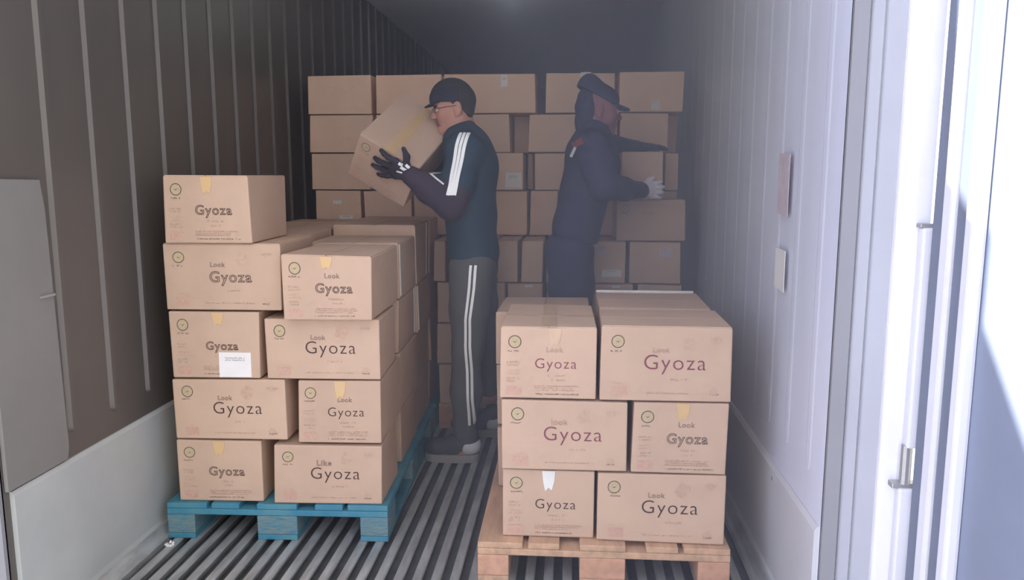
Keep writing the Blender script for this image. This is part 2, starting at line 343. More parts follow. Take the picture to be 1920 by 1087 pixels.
CARTN = [0]
def carton(loc, rz, w, d, h, col, label, group, front=None, top=False, ttape=None, word='Look', big='Gyoza', hollow=True, ink='ink', fill=None, 
           stickers=(), jit=.004, roll=0.0, ytape=True, side_tape=None, tilt=None, scale_big=1.0, small=True):
    CARTN[0] += 1; R = random.Random(CARTN[0] * 13 + 5)
    corner = {}
    for i in (0, 1):
        for j in (0, 1):
            for k in (0, 1):
                corner[i, j, k] = Vector((R.uniform(-jit, jit) - (jit if i else -jit) * .6, R.uniform(-jit, jit) - (jit if j else -jit) * .6, (R.uniform(-jit, 0) if k else R.uniform(0, jit * .25))))
    def warp(p):
        a, b, c = p[0] / w + .5, p[1] / d + .5, p[2] / h
        a_, b_, c_ = min(max(a, 0), 1), min(max(b, 0), 1), min(max(c, 0), 1)
        o = Vector((0, 0, 0))
        for (i, j, k), q in corner.items():
            o += q * ((a_ if i else 1 - a_) * (b_ if j else 1 - b_) * (c_ if k else 1 - c_))
        return Vector(p) + o
    # body: bevelled carton with a slight bulge in its sides and a dented top seam
    bm = bmesh.new(); bmesh.ops.create_cube(bm, size=1)
    for v in bm.verts: v.co = Vector((v.co.x * w, v.co.y * d, (v.co.z + .5) * h))
    bmesh.ops.bevel(bm, geom=bm.edges[:], offset=.005, segments=2, affect='EDGES', profile=.6)
    bmesh.ops.subdivide_edges(bm, edges=[e for e in bm.edges if e.calc_length() > .1], cuts=3, use_grid_fill=True)
    ph = R.uniform(0, 6)
    for v in bm.verts:
        x, y, z = v.co; fx, fy, fz = x / w * 2, y / d * 2, z / h * 2 - 1
        bl = .0022 * math.sin(ph + 5 * x / w + 3 * z / h)
        if abs(abs(fx) - 1) < .002: v.co.x += (bl if x > 0 else -bl) * (1 - fy * fy) * (1 - fz * fz)
        if abs(fy - 1) < .002: v.co.y += bl * (1 - fx * fx) * (1 - fz * fz)
        if abs(fz - 1) < .002: v.co.z -= .003 * (1 - fx * fx) * (1 - fy * fy)
        v.co = warp(v.co)
    me = bpy.data.meshes.new('carton'); bm.to_mesh(me); bm.free()
    body = link('carton', me, M['card']); body.color = (*col, 1)
    body.location = loc; body.rotation_euler = (roll, 0, rz) if tilt is None else tilt
    tag(body, label, 'carton', group)
    def part(name, mb, m, oc=False):
        mb.v = [tuple(warp(v)) for v in mb.v]
        o = mb.build(name, m, body)
        if oc: o.color = (*[c * 1.03 for c in col], 1)
        return o
    fr = d / 2
    # top flaps: seam runs along the depth for narrow fronts, along the width for wide fronts
    if top:
        alongy = w < d
        for s in (-1, 1):
            f = MB()
            if alongy: f.box(*( (.002, w / 2 - .004) if s > 0 else (-w / 2 + .004, -.002)), -d / 2 + .003, d / 2 - .003, h - .004, h + .0025, b=.001)
            else: f.box(-w / 2 + .003, w / 2 - .003, *((.002, d / 2 - .004) if s > 0 else (-d / 2 + .004, -.002)), h - .004, h + .0025, b=.001)
            part('flap', f, M['card'], True)
        if ttape:
            f = MB()
            if alongy: f.box(-.024, .024, -d / 2 - .0012, d / 2 - .002, h + .0022, h + .0034)
            else: f.box(-w / 2 + .002, w / 2 + .001, -.024, .024, h + .0022, h + .0034)
            part('tape', f, M[ttape])
            if ttape == 'tape' and alongy:
                f = MB(); f.box(-w / 2 + .004, w / 2 - .004, -.030, -.004, h + .0030, h + .0040); part('tape', f, M['tape'])
    off = fr + .0011
    if front:
        wide = front == 'W'
        mk = MB(); lx = -w / 2 + w * (.13 if wide else .15); lv = h * .80; rr = .0205
        disc(mk, lx, lv, rr, off - .0002, 1); ring(mk, lx, lv, rr, .0024, off, 0, sq=R.uniform(.95, 1.05))
        mk.add([(lx - .008, -off - .0001, lv + .002), (lx, -off - .0001, lv - .003), (lx + .008, -off - .0001, lv + .004), (lx, -off - .0001, lv - .0005)], [(0, 1, 2, 3)], 0)
        part('logo_mark', mk, [M['inkg'], M['pale']])
        if big:
            cw = .176 * scale_big if wide else .130 * scale_big
            size = cw / 2.75
            vs, fs = text_mesh(big, size, hollow)
            xs = [v.x for v in vs]; mid = (min(xs) + max(xs)) / 2; sc = cw / (max(xs) - min(xs))
            bu = w * (.07 if wide else .08); bv = h * .43
            hm = MB(); hm.add([(bu + (v.x - mid) * sc, -off - v.z * .3, bv + v.y * sc) for v in vs], fs)
            if fill and hollow:
                vf, ff = text_mesh(big, size, False)
                hm.add([(bu + (v.x - mid) * sc, -off + .0001, bv + v.y * sc) for v in vf], ff, 1)
            part('brand_lettering', hm, [M[ink], M[fill or ink]])
        if word:
            vs, fs = text_mesh(word, .030, True, .00045)
            xs = [v.x for v in vs]; ww = .052; sc = ww / (max(xs) - min(xs)); bu0 = w * (-.10 if wide else -.02)
            hm = MB(); hm.add([(bu0 + (v.x - min(xs)) * sc, -off - v.z * .3, h * .66 + v.y * sc) for v in vs], fs)
            part('word_lettering', hm, M[ink if ink != 'inkp' else 'inkf'])
        def stamp(fn, m):
            q = MB(); fn(q); part('stamp', q, M[m])
        if small:
            sm = MB()
            squig(sm, R, lx - .022, h * .66, .042, .006, off, 1, 0)
            if wide:
                squig(sm, R, w * .04, h * .285, .055, .007, off, 1, 1)
                squig(sm, R, -w * .15, h * .10, w * .42, .004, off, 1, 1, .8)
                stamp(lambda q: disc(q, w * .37, h * .14, .013, off - .0003, 0, 12, .25, R), 'patch'); squig(sm, R, w * .34, h * .09, .03, .005, off, 1, 0)
                stamp(lambda q: disc(q, w * .38, h * .84, .016, off - .0003, 0, 9, .3, R, .7), 'patch'); squig(sm, R, w * .34, h * .84, .04, .008, off, 1, 1)
                stamp(lambda q: disc(q, w * .17, h * .78, .024, off - .0004, 0, 11, .3, R), 'patch')
                stamp(lambda q: q.add([(-w * .41, -off + .0002, h * .06), (-w * .29, -off + .0002, h * .06), (-w * .29, -off + .0002, h * .2), (-w * .41, -off + .0002, h * .2)], [(0, 1, 2, 3)]), 'patchr')
                squig(sm, R, -w * .40, h * .22, .045, .008, off, 1, 3)
            else:
                for q, vv in enumerate((.50, .38, .27, .15)):
                    squig(sm, R, lx - .024, h * vv, .044, .0065, off, 2, 3 if q % 2 else 1)
                stamp(lambda q: q.add([(lx - .026, -off + .0002, h * .05), (lx + .022, -off + .0002, h * .05), (lx + .022, -off + .0002, h * .17), (lx - .026, -off + .0002, h * .17)], [(0, 1, 2, 3)]), 'patchr')
                squig(sm, R, w * .0, h * .315, .06, .007, off, 1, 1); squig(sm, R, w * .04, h * .25, .04, .007, off, 1, 1)
                squig(sm, R, -w * .14, h * .17, w * .50, .0045, off, 3, 1); squig(sm, R, -w * .14, h * .055, w * .52, .005, off, 1, 0)
            part('small_print', sm, [M['ink'], M['inkf'], M['patch'], M['patchr']])
        if not wide and ytape:
            f = MB(); tw = .021; tl = h * R.uniform(.2, .32); c0 = R.uniform(-.01, .02)
            pts = [(c0 - tw, h - .002), (c0 - tw * .8, h - tl * .6), (c0 - tw * .5, h - tl), (c0, h - tl * .82), (c0 + tw * .5, h - tl * .95), (c0 + tw * .9, h - tl * .5), (c0 + tw, h - .002)]
            f.prism(pts, 'y', -off - .0007, -off + .0006)
            part('tape', f, M['ytape' if ytape is True else ytape])
    elif front is None and small:
        for rad in ((.028, .018) if w > .2 else (.020,)):
            sm = MB(); disc(sm, w * R.uniform(-.3, .3), h * R.uniform(.3, .75), rad, off - .0003, 0, 10, .35, R, .85)
            part('stamp', sm, [M['stampc']], True)
    for (u, v, sw, sh, mname) in stickers:
        f = MB(); f.prism([(u, v), (u + sw, v + .001), (u + sw - .001, v + sh), (u + .001, v + sh)], 'y', -off - .0012, -off + .0008)
        o = part('shipping_label', f, M[mname])
        f = MB(); squig(f, R, u + sw * .2, v + sh * .75, sw * .6, .005, off + .0016, 2 if sh > .05 else 1)
        f.v = [tuple(warp(p)) for p in f.v]; f.build('label_print', M['ink'], o)
    if side_tape:
        f = MB(); f.box(w / 2 - .0005, w / 2 + .0022, -d / 2 + side_tape, -d / 2 + side_tape + .02, h * .05, h * .98); part('tape', f, M['wtape'])
    return body

def cc(k=1.0, r=0.0):
    a = rnd.uniform(-.04, .04); return ((k + a) * (1 + r), (k + a), (k + a) * (1 - r))

# --- left pallet
TH = math.radians(2.0); PV = Vector((-.655, 2.600, 0))
def lp(x, y):                     # stack frame: x to the right of the pivot corner, y into the load
    c, s = math.cos(TH), math.sin(TH); return (PV.x + c * x - s * y, PV.y + s * x + c * y)
def lcart(x0, x1, y0, d, z0, z1, **k):
    g = .0015; cx, cy = lp((x0 + x1) / 2, y0 + d / 2)
    extra = k.pop('rz', 0.0)
    return carton((cx, cy, z0 + .0005), TH + extra, x1 - x0 - 2 * g, d - 2 * g, z1 - z0 - .0025, **k)

def pallet(loc, rz, m, mb_, label, L=1.2, name='pallet'):
    root = empty(name, loc, rz); tag(root, label, 'pallet')
    HW = .4; zt = .1335
    R = random.Random(3)
    for x0, x1 in ((-.40, -.255), (-.2375, -.1375), (-.0725, .0725), (.1375, .2375), (.255, .40)):
        w = MB(); w.box(x0, x1, -L / 2 + R.uniform(0, .006), L / 2, zt - .020, zt, b=.003); w.build('deck_board', m, root)
    n = 3 if L > 1 else 2
    for i in range(n):
        y = -L / 2 + .0725 + i * (L - .145) / (n - 1)
        w = MB(); w.box(-.40, .40, y - .0725, y + .0725, zt - .042, zt - .0205, b=.003); w.build('cross_board', m, root)
        for x, bw in ((-.35, .10), (0, .145), (.35, .10)):
            w = MB(); w.box(x - bw / 2, x + bw / 2, y - .0725, y + .0725, .0205, zt - .0425, b=.004); w.build('block', mb_, root)
    for x, bw in ((-.35, .10), (0, .145), (.35, .10)):
        w = MB(); w.box(x - bw / 2, x + bw / 2, -L / 2, L / 2, .0005, .020, b=.003); w.build('base_board', m, root)
    return root
c = lp(-.385, .585); pallet((c[0], c[1], 0), TH, M['blue'], M['bluew'], 'worn blue wooden pallet under the taller carton stack')
c = lp(-.385, 1.23 + .40); pallet((c[0], c[1], 0), TH, M['blue'], M['bluew'], 'shorter blue pallet behind the worn blue pallet', L=.80)

Z = [.1345, .3675, .5915, .8335, 1.0665, 1.2995]
ZR = [.1345, .3600, .5915, .8100, 1.0350]
G1 = 'printed cartons on the blue pallet'
lcart(-.745, -.435, .0, .40, Z[0], Z[1], col=cc(1.0), label='narrow printed carton at the bottom left of the blue pallet load', group=G1, front='N', word=None)
lcart(-.395, -.003, -.005, .30, ZR[0], ZR[1], col=cc(1.0), label='wide printed carton at the bottom right of the blue pallet load', group=G1, front='W', hollow=False, word='Like', jit=.006)
lcart(-.745, -.335, .0, .30, Z[1], Z[2], col=cc(1.0), label='wide carton in the second layer up, left side of blue pallet load', group=G1, front='W', hollow=False)
lcart(-.300, -.000, -.004, .395, ZR[1], ZR[2], col=cc(.98), label='narrow carton with yellow tape in the second layer up, right side of blue pallet load', group=G1, front='N', word='Look', hollow=False, jit=.006)
lcart(-.745, -.420, .0, .40, Z[2], Z[3], col=cc(.97), label='carton bearing a large white paper label, left side of blue pallet load', group=G1, front='N', word=None, scale_big=.9,
      stickers=((.012, .004, .118, .090, 'paper'),))
lcart(-.405, -.000, -.004, .30, ZR[2], ZR[3], col=cc(1.0), label='wide carton in the middle layer, directly under the sagging right hand top carton', group=G1, front='W', hollow=False)
lcart(-.750, -.335, .0, .38, Z[3], Z[4], col=cc(.98), label='wide carton directly beneath the topmost carton of the blue pallet load', group=G1, front='W', top=True, scale_big=.85)
lcart(-.315, -.000, -.055, .42, ZR[3], ZR[4], col=cc(.96), label='carton with crushed lower edge and yellow tape on top right of the blue pallet load', group=G1, front='N', top=True, jit=.007, rz=math.radians(-1.5))
lcart(-.738, -.430, -.01, .38, Z[4], Z[5], col=cc(.99), label='topmost carton of the blue pallet load, against the dark ribbed wall', group=G1, front='N', word=None, top=True, jit=.006)
# deeper rows of the same load
G2 = 'plain cartons behind the front row of the blue pallet load'
rows = [(.405, .40), (.81, .385), (1.235, .30), (1.54, .40)]
names = ['second', 'third', 'fourth', 'fifth']
LAY = ['bottom', 'second', 'third', 'top']
for r, (y0, d) in enumerate(rows):
    for L in range(4):
        y0_ = y0 if L != 3 else y0
        top = L == 3
        zt = ZR[L + 1] + (.045 if (L == 3 and r in (1, 2)) else 0)
        dx = rnd.uniform(-.012, .004)
        if r < 3:
            lcart(-.375, dx, y0_, d, ZR[L], zt, col=cc(.95), label=f'plain carton facing the aisle, {LAY[L]} layer of the {names[r]} row on blue pallets', group=G2, small=False, top=top,
                  side_tape=(.012 if (r + L) % 2 else .37 if r < 1 else .3) if r < 2 and L > 1 else None)
        zl = Z[L + 1] if L < 3 else Z[4]
        if r in (0, 1, 2): lcart(-.745, -.378, y0_, d, Z[L], zl, col=cc(.95), label=f'plain carton near the ribbed wall, {LAY[L]} layer of the {names[r]} row on blue pallets', group=G2, small=False, top=top)

# --- right pallet
pallet((.108, 2.345 + .60, 0), math.radians(.3), M['wood'], M['woodend'], 'raw pine pallet under the lower carton stack')
G3 = 'printed cartons on the pine pallet'
RZ = [.1345, .3680, .6010, .8350]
def rcart(x0, x1, y0, d, z0, z1, **k):
    return carton(((x0 + x1) / 2, y0 + d / 2, z0 + .0005), k.pop('rz', 0.0), x1 - x0 - .003, d - .003, z1 - z0 - .0025, **k)
YR = 2.375
rcart(-.215, .083, YR + .01, .40, RZ[0], RZ[1], col=cc(1.0), label='narrow carton at the bottom left of the pine pallet load, white tear on top edge', group=G3, front='N', hollow=False, word=None, fill='patchr', ytape='wtape', jit=.005)
rcart(.090, .495, YR, .30, RZ[0], RZ[1], col=cc(1.0), label='wide carton at the bottom right of the pine pallet load', group=G3, front='W', hollow=False, fill='patch', jit=.005)
rcart(-.215, .187, YR, .30, RZ[1], RZ[2], col=cc(1.02), label='wide carton with dark purple lettering in the middle layer on the pine pallet', group=G3, front='W', hollow=False, fill='inkr', ink='inkp', word='look', scale_big=1.05)
rcart(.195, .497, YR, .40, RZ[1], RZ[2], col=cc(1.0), label='narrow carton with yellow stain at the middle right of the pine pallet load', group=G3, front='N', fill='patch')
rcart(-.220, .085, YR, .42, RZ[2], RZ[3], col=cc(1.0), label='narrow taped carton at the top left of the pine pallet load', group=G3, front='N', hollow=False, top=True, ttape='tape', ytape='tape', fill='patchr', ink='inkp')
rcart(.094, .502, YR, .30, RZ[2], RZ[3] + .006, col=cc(1.02), label='wide carton at the top right of the pine pallet load', group=G3, front='W', hollow=False, top=True, fill='patch', ink='inkp', scale_big=1.08)
G4 = 'plain cartons behind the front row of the pine pallet load'
rcart(.094, .490, YR + .305, .36, RZ[2], RZ[3] + .010, col=cc(.93), label='carton with a white tape edge behind the top right carton on the pine pallet', group=G4, top=True, small=False)
o = MB(); o.box(.10, .475, YR + .305 + .352, YR + .305 + .360, RZ[3] + .008, RZ[3] + .018, b=.002)
tp = o.build('tape_strip', M['wtape']); tag(tp, 'white tape strip standing along the back edge of the pine pallet cartons', 'tape')
rcart(-.275, .075, YR + .44, .38, RZ[2], RZ[3] - .035, col=cc(.85), label='brown carton jutting out behind the top left carton on the pine pallet', group=G4, top=True, small=False)
rcart(-.272, .085, YR + .44, .38, RZ[1], RZ[2], col=cc(.8), label='brown carton jutting out at mid height behind the pine pallet front row', group=G4, small=False)
rcart(-.270, .085, YR + .42, .38, RZ[0], RZ[1], col=cc(.9), label='brown carton jutting out at the bottom behind the pine pallet front row', group=G4, small=False)
rcart(.100, .490, YR + .41, .36, RZ[1], RZ[2], col=cc(.85), label='plain carton hidden at mid height behind the pine pallet front row', group=G4, small=False)
rcart(.100, .490, YR + .41, .36, RZ[0], RZ[1], col=cc(.85), label='plain carton hidden at the bottom behind the pine pallet front row', group=G4, small=False)

# --- the wall of cartons behind
G5 = 'plain cartons in the upper back stack'
YB = 4.14; DB = .30
ZB = [1.80, 1.593, 1.386, 1.179, .972]       # filled in below from the photograph's row lines
ZB = [atY(900, yy, YB)[2] for yy in (136.5, 212.5, 285.5, 356.0)] + [.9795]
def X(px, Y): return float(atY(px, 250, Y)[0])
ROWN = ['top row', 'second row', 'third row', 'fourth row']
def back(px0, px1, r0, r1, dy=0.0, k=.86, zt=0.0, red=0.0, desc='', st=(), small=True, front=None, **kk):
    x0, x1 = X(px0, YB), X(px1, YB); z1, z0 = ZB[r0] + zt, ZB[r1]
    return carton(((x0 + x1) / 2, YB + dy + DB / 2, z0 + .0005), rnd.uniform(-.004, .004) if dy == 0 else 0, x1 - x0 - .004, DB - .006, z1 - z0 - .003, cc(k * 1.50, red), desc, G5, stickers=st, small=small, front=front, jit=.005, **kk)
back(578, 698, 0, 1, desc='carton at the top left corner of the back stack')
back(706, 829, 0, 1, k=.9, red=.04, desc='reddish carton at the top of the back stack, left of the capped head', small=False)
back(833, 1005, 0, 1, red=.03, desc='wide carton with pale label atop the back stack, right of the capped head', st=((.06, .135, .036, .06, 'paper'),))
back(1020, 1152, 0, 1, desc='carton with grey tape at the top of back stack, behind the dark cap', st=((.0, .172, .055, .035, 'wtape'),))
back(1156, 1281, 0, 1, dy=-.03, k=.93, desc='carton at the top right corner of the back stack with small tag', st=((.0, .01, .045, .045, 'paper'),))
back(578, 700, 1, 2, desc='second row carton with a white label at its edge, left end of back stack', st=((.11, .04, .035, .075, 'paper'),))
back(703, 826, 1, 2, k=.88, desc='second row carton directly behind the tilted carton')
back(833, 957, 1, 2, k=.88, desc='second row carton behind the teal jacket shoulder')
back(990, 1094, 1, 2, desc='second row carton between the two workers')
back(1097, 1158, 1, 2, desc='narrow second row carton behind the dark cap wearer')
back(1160, 1252, 1, 2, dy=-.03, k=.92, desc='second row carton right of the dark cap, beside the wall gap')
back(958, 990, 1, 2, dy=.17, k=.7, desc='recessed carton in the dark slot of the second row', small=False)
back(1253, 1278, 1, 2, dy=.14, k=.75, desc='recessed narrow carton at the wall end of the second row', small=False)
back(580, 692, 2, 3, desc='third row carton at the left end of back stack', small=False)
back(696, 826, 2, 3, k=.88, desc='third row carton below and behind the tilted carton')
back(833, 984, 2, 3, dy=-.02, k=.9, desc='third row carton with a square white label, beside the teal jacket', st=((.115, .012, .088, .078, 'paper'),))
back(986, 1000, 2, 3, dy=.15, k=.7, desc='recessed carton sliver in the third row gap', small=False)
back(1001, 1156, 2, 3, desc='third row carton behind the navy jacket')
back(1159, 1243, 2, 3, k=.9, desc='third row carton behind the carton held by white glove')
back(1246, 1276, 2, 3, k=.9, dy=-.02, desc='narrow third row carton at the wall, pale top edge', small=False)
back(584, 675, 3, 4, desc='fourth row carton with hand hole and label, left end of back stack', st=((.005, .072, .075, .03, 'paper'), (-.03, .165, .05, .02, 'wtape')))
back(678, 770, 3, 4, desc='fourth row carton with a low shipping label, under the tilted carton', st=((-.0, .072, .08, .026, 'paper'),))
back(772, 838, 3, 4, k=.82, desc='fourth row carton in front of the teal jacket waist')
back(842, 990, 3, 4, k=.92, red=.04, desc='reddish fourth row carton right of the teal jacket')
back(993, 1048, 3, 4, red=.03, desc='fourth row carton with torn edge left of the navy worker', k=.9)
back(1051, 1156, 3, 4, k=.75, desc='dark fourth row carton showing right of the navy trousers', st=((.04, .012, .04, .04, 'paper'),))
back(1160, 1276, 3, 4, k=.85, desc='fourth row carton at the wall end behind the printed carton', small=False)

G6 = 'cartons in the lower front tier of the back stack'
YF = 3.84; DF = .41
ZF = [.9780, .7680, .5570, .3465, .1360, .0005]
def low(px0, px1, r, k=.84, desc='', st=(), front=None, rows=1, **kk):
    x0, x1 = X(px0, YF), X(px1, YF)
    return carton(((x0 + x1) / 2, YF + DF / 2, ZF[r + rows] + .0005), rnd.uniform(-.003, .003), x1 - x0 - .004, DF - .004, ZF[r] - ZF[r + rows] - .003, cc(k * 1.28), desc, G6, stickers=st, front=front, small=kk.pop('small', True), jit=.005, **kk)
cols = {0: [808, 838, 930, 977, 1025, 1110, 1184, 1288], 1: [812, 860, 951, 1025, 1112, 1200, 1292], 2: [812, 905, 1000, 1100, 1200, 1292], 3: [815, 935, 1060, 1180, 1292], 4: [815, 935, 1060, 1180, 1292]}
dl = {0: ['narrow lower tier carton beside the blue pallet load, left of grey trousers', 'lower tier carton behind the teal jacket hem', 'top lower tier carton right of the grey trousers waist', 'stained top lower tier carton left of navy trousers',
          'top lower tier carton behind navy trousers', 'top lower tier carton with two labels right of navy trousers', 'marked top lower tier carton at the blue grey wall'],
      1: ['second lower tier carton left of the grey trousers', 'second lower tier carton behind the grey trousers', 'second lower tier carton with pale tape left of navy trousers', 'second lower tier carton behind navy trousers',
          'second lower tier carton with pale tape right of navy trousers', 'second lower tier carton at the blue grey wall'],
      2: ['third layer lower tier carton behind the grey trousers knee', 'third layer lower tier carton between grey trousers and pine pallet load', 'third layer lower tier carton behind the pine pallet load centre', 'third layer lower tier carton behind pine load right', 'third layer lower tier carton at the blue grey wall'],
      3: ['fourth layer lower tier carton behind the shins', 'fourth layer lower tier carton behind the trailing foot', 'fourth layer lower tier carton behind pine load', 'fourth layer lower tier carton at the wall']}
for r in range(4):
    cs = cols[r]
    for i in range(len(cs) - 1):
        st = ()
        if r == 0 and i == 5: st = ((-.055, .135, .045, .05, 'pinkpaper'), (-.03, .03, .10, .036, 'paper'))
        if r == 0 and i == 6: st = ((.02, .13, .06, .045, 'pinkpaper'),)
        if r == 1 and i in (2, 4): st = ((.0, .19, .04, .012, 'wtape'),)
        low(cs[i], cs[i + 1] - 3, r, k=.88 if i % 2 else .84, desc=dl[r][i], st=st)
sl = empty('pallet', (X(1052, YF), YF + .21, 0)); tag(sl, 'low slatted pallet under the lower tier of the back stack', 'pallet')
hw = (X(1292, YF) - X(812, YF)) / 2
for i in range(4):
    w = MB(); w.box(-hw, hw, -.20 + i * .105, -.115 + i * .105, .112, .1345, b=.003); w.build('deck_board', M['wood'], sl)
for i in range(5):
    w = MB(); w.box(-hw + i * (2 * hw - .1) / 4, -hw + .1 + i * (2 * hw - .1) / 4, -.20, .20, .0005, .1115, b=.004); w.build('block', M['woodend'], sl)
# the printed carton on the lower tier by the wall
x0, x1 = X(1157, YF), X(1291, YF)
zt = float(atY(1220, 375, YF)[2])
carton(((x0 + x1) / 2, YF + .15, ZF[0] + .001), .01, x1 - x0, .30, zt - ZF[0] - .002, cc(.95), 'printed carton by the wall just below the white gloved hand', 'cartons in the lower front tier of the back stack', front='W', big=None, word='Look', top=True)

# ---------------------------------------------------------------- people: smooth distance fields meshed as one surface
def V(p): return np.array(p, dtype=np.float64)
class Field:
    def __init__(s): s.p = []
    def cap(s, a, b, ra, rb=None, k=.02, op='u'): s.p.append(('c', V(a), V(b), ra, ra if rb is None else rb, k, op)); return s
    def chain(s, pts, rs, k=.012):
        for i in range(len(pts) - 1): s.cap(pts[i], pts[i + 1], rs[i], rs[i + 1], k)
        return s
    def ell(s, c, r, R=None, k=.03, op='u'): s.p.append(('e', V(c), V(r), np.eye(3) if R is None else np.array(R), None, k, op)); return s
    def bounds(s):
        lo = np.full(3, 9e9); hi = -lo
        for q in s.p:
            if q[6] == 's': continue
            if q[0] == 'c':
                m = max(q[3], q[4]); lo = np.minimum(lo, np.minimum(q[1], q[2]) - m); hi = np.maximum(hi, np.maximum(q[1], q[2]) + m)
            else: m = max(q[2]); lo = np.minimum(lo, q[1] - m); hi = np.maximum(hi, q[1] + m)
        return lo - .03, hi + .03
    def mesh(s, name, res, inflate=0.0, clips=(), wrinkle=None, smooth=2):
        lo, hi = s.bounds(); lo = lo - inflate; hi = hi + inflate
        for (axis, sgn, val) in [c for c in clips if isinstance(c[0], int)]:
            if sgn > 0: lo[axis] = max(lo[axis], val - .02)
            else: hi[axis] = min(hi[axis], val + .02)
        n = np.ceil((hi - lo) / res).astype(int) + 1
        ax = [lo[i] + res * np.arange(n[i]) for i in range(3)]
        D = np.full(n, 1.0, dtype=np.float32)
        for q in s.p:
            k = q[5]; pad = .035 + k + inflate
            if q[0] == 'c': m = max(q[3], q[4]); a = np.minimum(q[1], q[2]) - m - pad; b = np.maximum(q[1], q[2]) + m + pad
            else: m = max(q[2]); a = q[1] - m - pad; b = q[1] + m + pad
            i0 = np.clip(np.floor((a - lo) / res).astype(int), 0, n); i1 = np.clip(np.ceil((b - lo) / res).astype(int) + 1, 0, n)
            if np.any(i1 <= i0): continue
            P = [ax[i][i0[i]:i1[i]] for i in range(3)]
            gx, gy, gz = np.meshgrid(*P, indexing='ij', sparse=True)
            if q[0] == 'c':
                A, B = q[1], q[2]; ba = B - A; L = float(ba @ ba) + 1e-12
                t = np.clip(((gx - A[0]) * ba[0] + (gy - A[1]) * ba[1] + (gz - A[2]) * ba[2]) / L, 0, 1)
                d = np.sqrt((gx - A[0] - t * ba[0]) ** 2 + (gy - A[1] - t * ba[1]) ** 2 + (gz - A[2] - t * ba[2]) ** 2) - (q[3] + (q[4] - q[3]) * t)
            else:
                c, r, R = q[1], q[2], q[3]
                dx, dy, dz = gx - c[0], gy - c[1], gz - c[2]
                l = [R[0, j] * dx + R[1, j] * dy + R[2, j] * dz for j in range(3)]
                k0 = np.sqrt(sum((l[j] / r[j]) ** 2 for j in range(3))); k1 = np.sqrt(sum((l[j] / r[j] ** 2) ** 2 for j in range(3))) + 1e-9
                d = k0 * (k0 - 1) / k1
            S = D[i0[0]:i1[0], i0[1]:i1[1], i0[2]:i1[2]]
            if q[6] == 's':
                h = np.clip(.5 - .5 * (S + d) / k, 0, 1); D[i0[0]:i1[0], i0[1]:i1[1], i0[2]:i1[2]] = S * (1 - h) - d * h + k * h * (1 - h)
            else:
                h = np.clip(.5 + .5 * (S - d) / k, 0, 1); D[i0[0]:i1[0], i0[1]:i1[1], i0[2]:i1[2]] = S * (1 - h) + d * h - k * h * (1 - h)
        D -= inflate
        gx, gy, gz = np.meshgrid(*ax, indexing='ij', sparse=True)
        if wrinkle:
            am, fr, fz, ph = wrinkle
            D += (am * (np.sin(fr * gx + 9 * gz + ph + 1.3 * np.sin(fz * gz * .6 + ph)) * np.sin(fz * gz + fr * .35 * gy + 1.7 * np.sin(fr * .5 * gx + ph)) + .6 * np.sin(fz * 1.7 * gz + 14 * gx + 8 * gy + ph))).astype(np.float32)
        for c in clips:
            if isinstance(c[0], int):
                g = (gx, gy, gz)[c[0]]; D = np.maximum(D, (c[2] - g) * c[1]).astype(np.float32)
            else:     # plane: (normal, point): keep the side the normal points to
                nn, pp = V(c[0]), V(c[1]); nn = nn / np.linalg.norm(nn)
                D = np.maximum(D, -((gx - pp[0]) * nn[0] + (gy - pp[1]) * nn[1] + (gz - pp[2]) * nn[2])).astype(np.float32)
        return nets(name, D, lo, res, smooth)
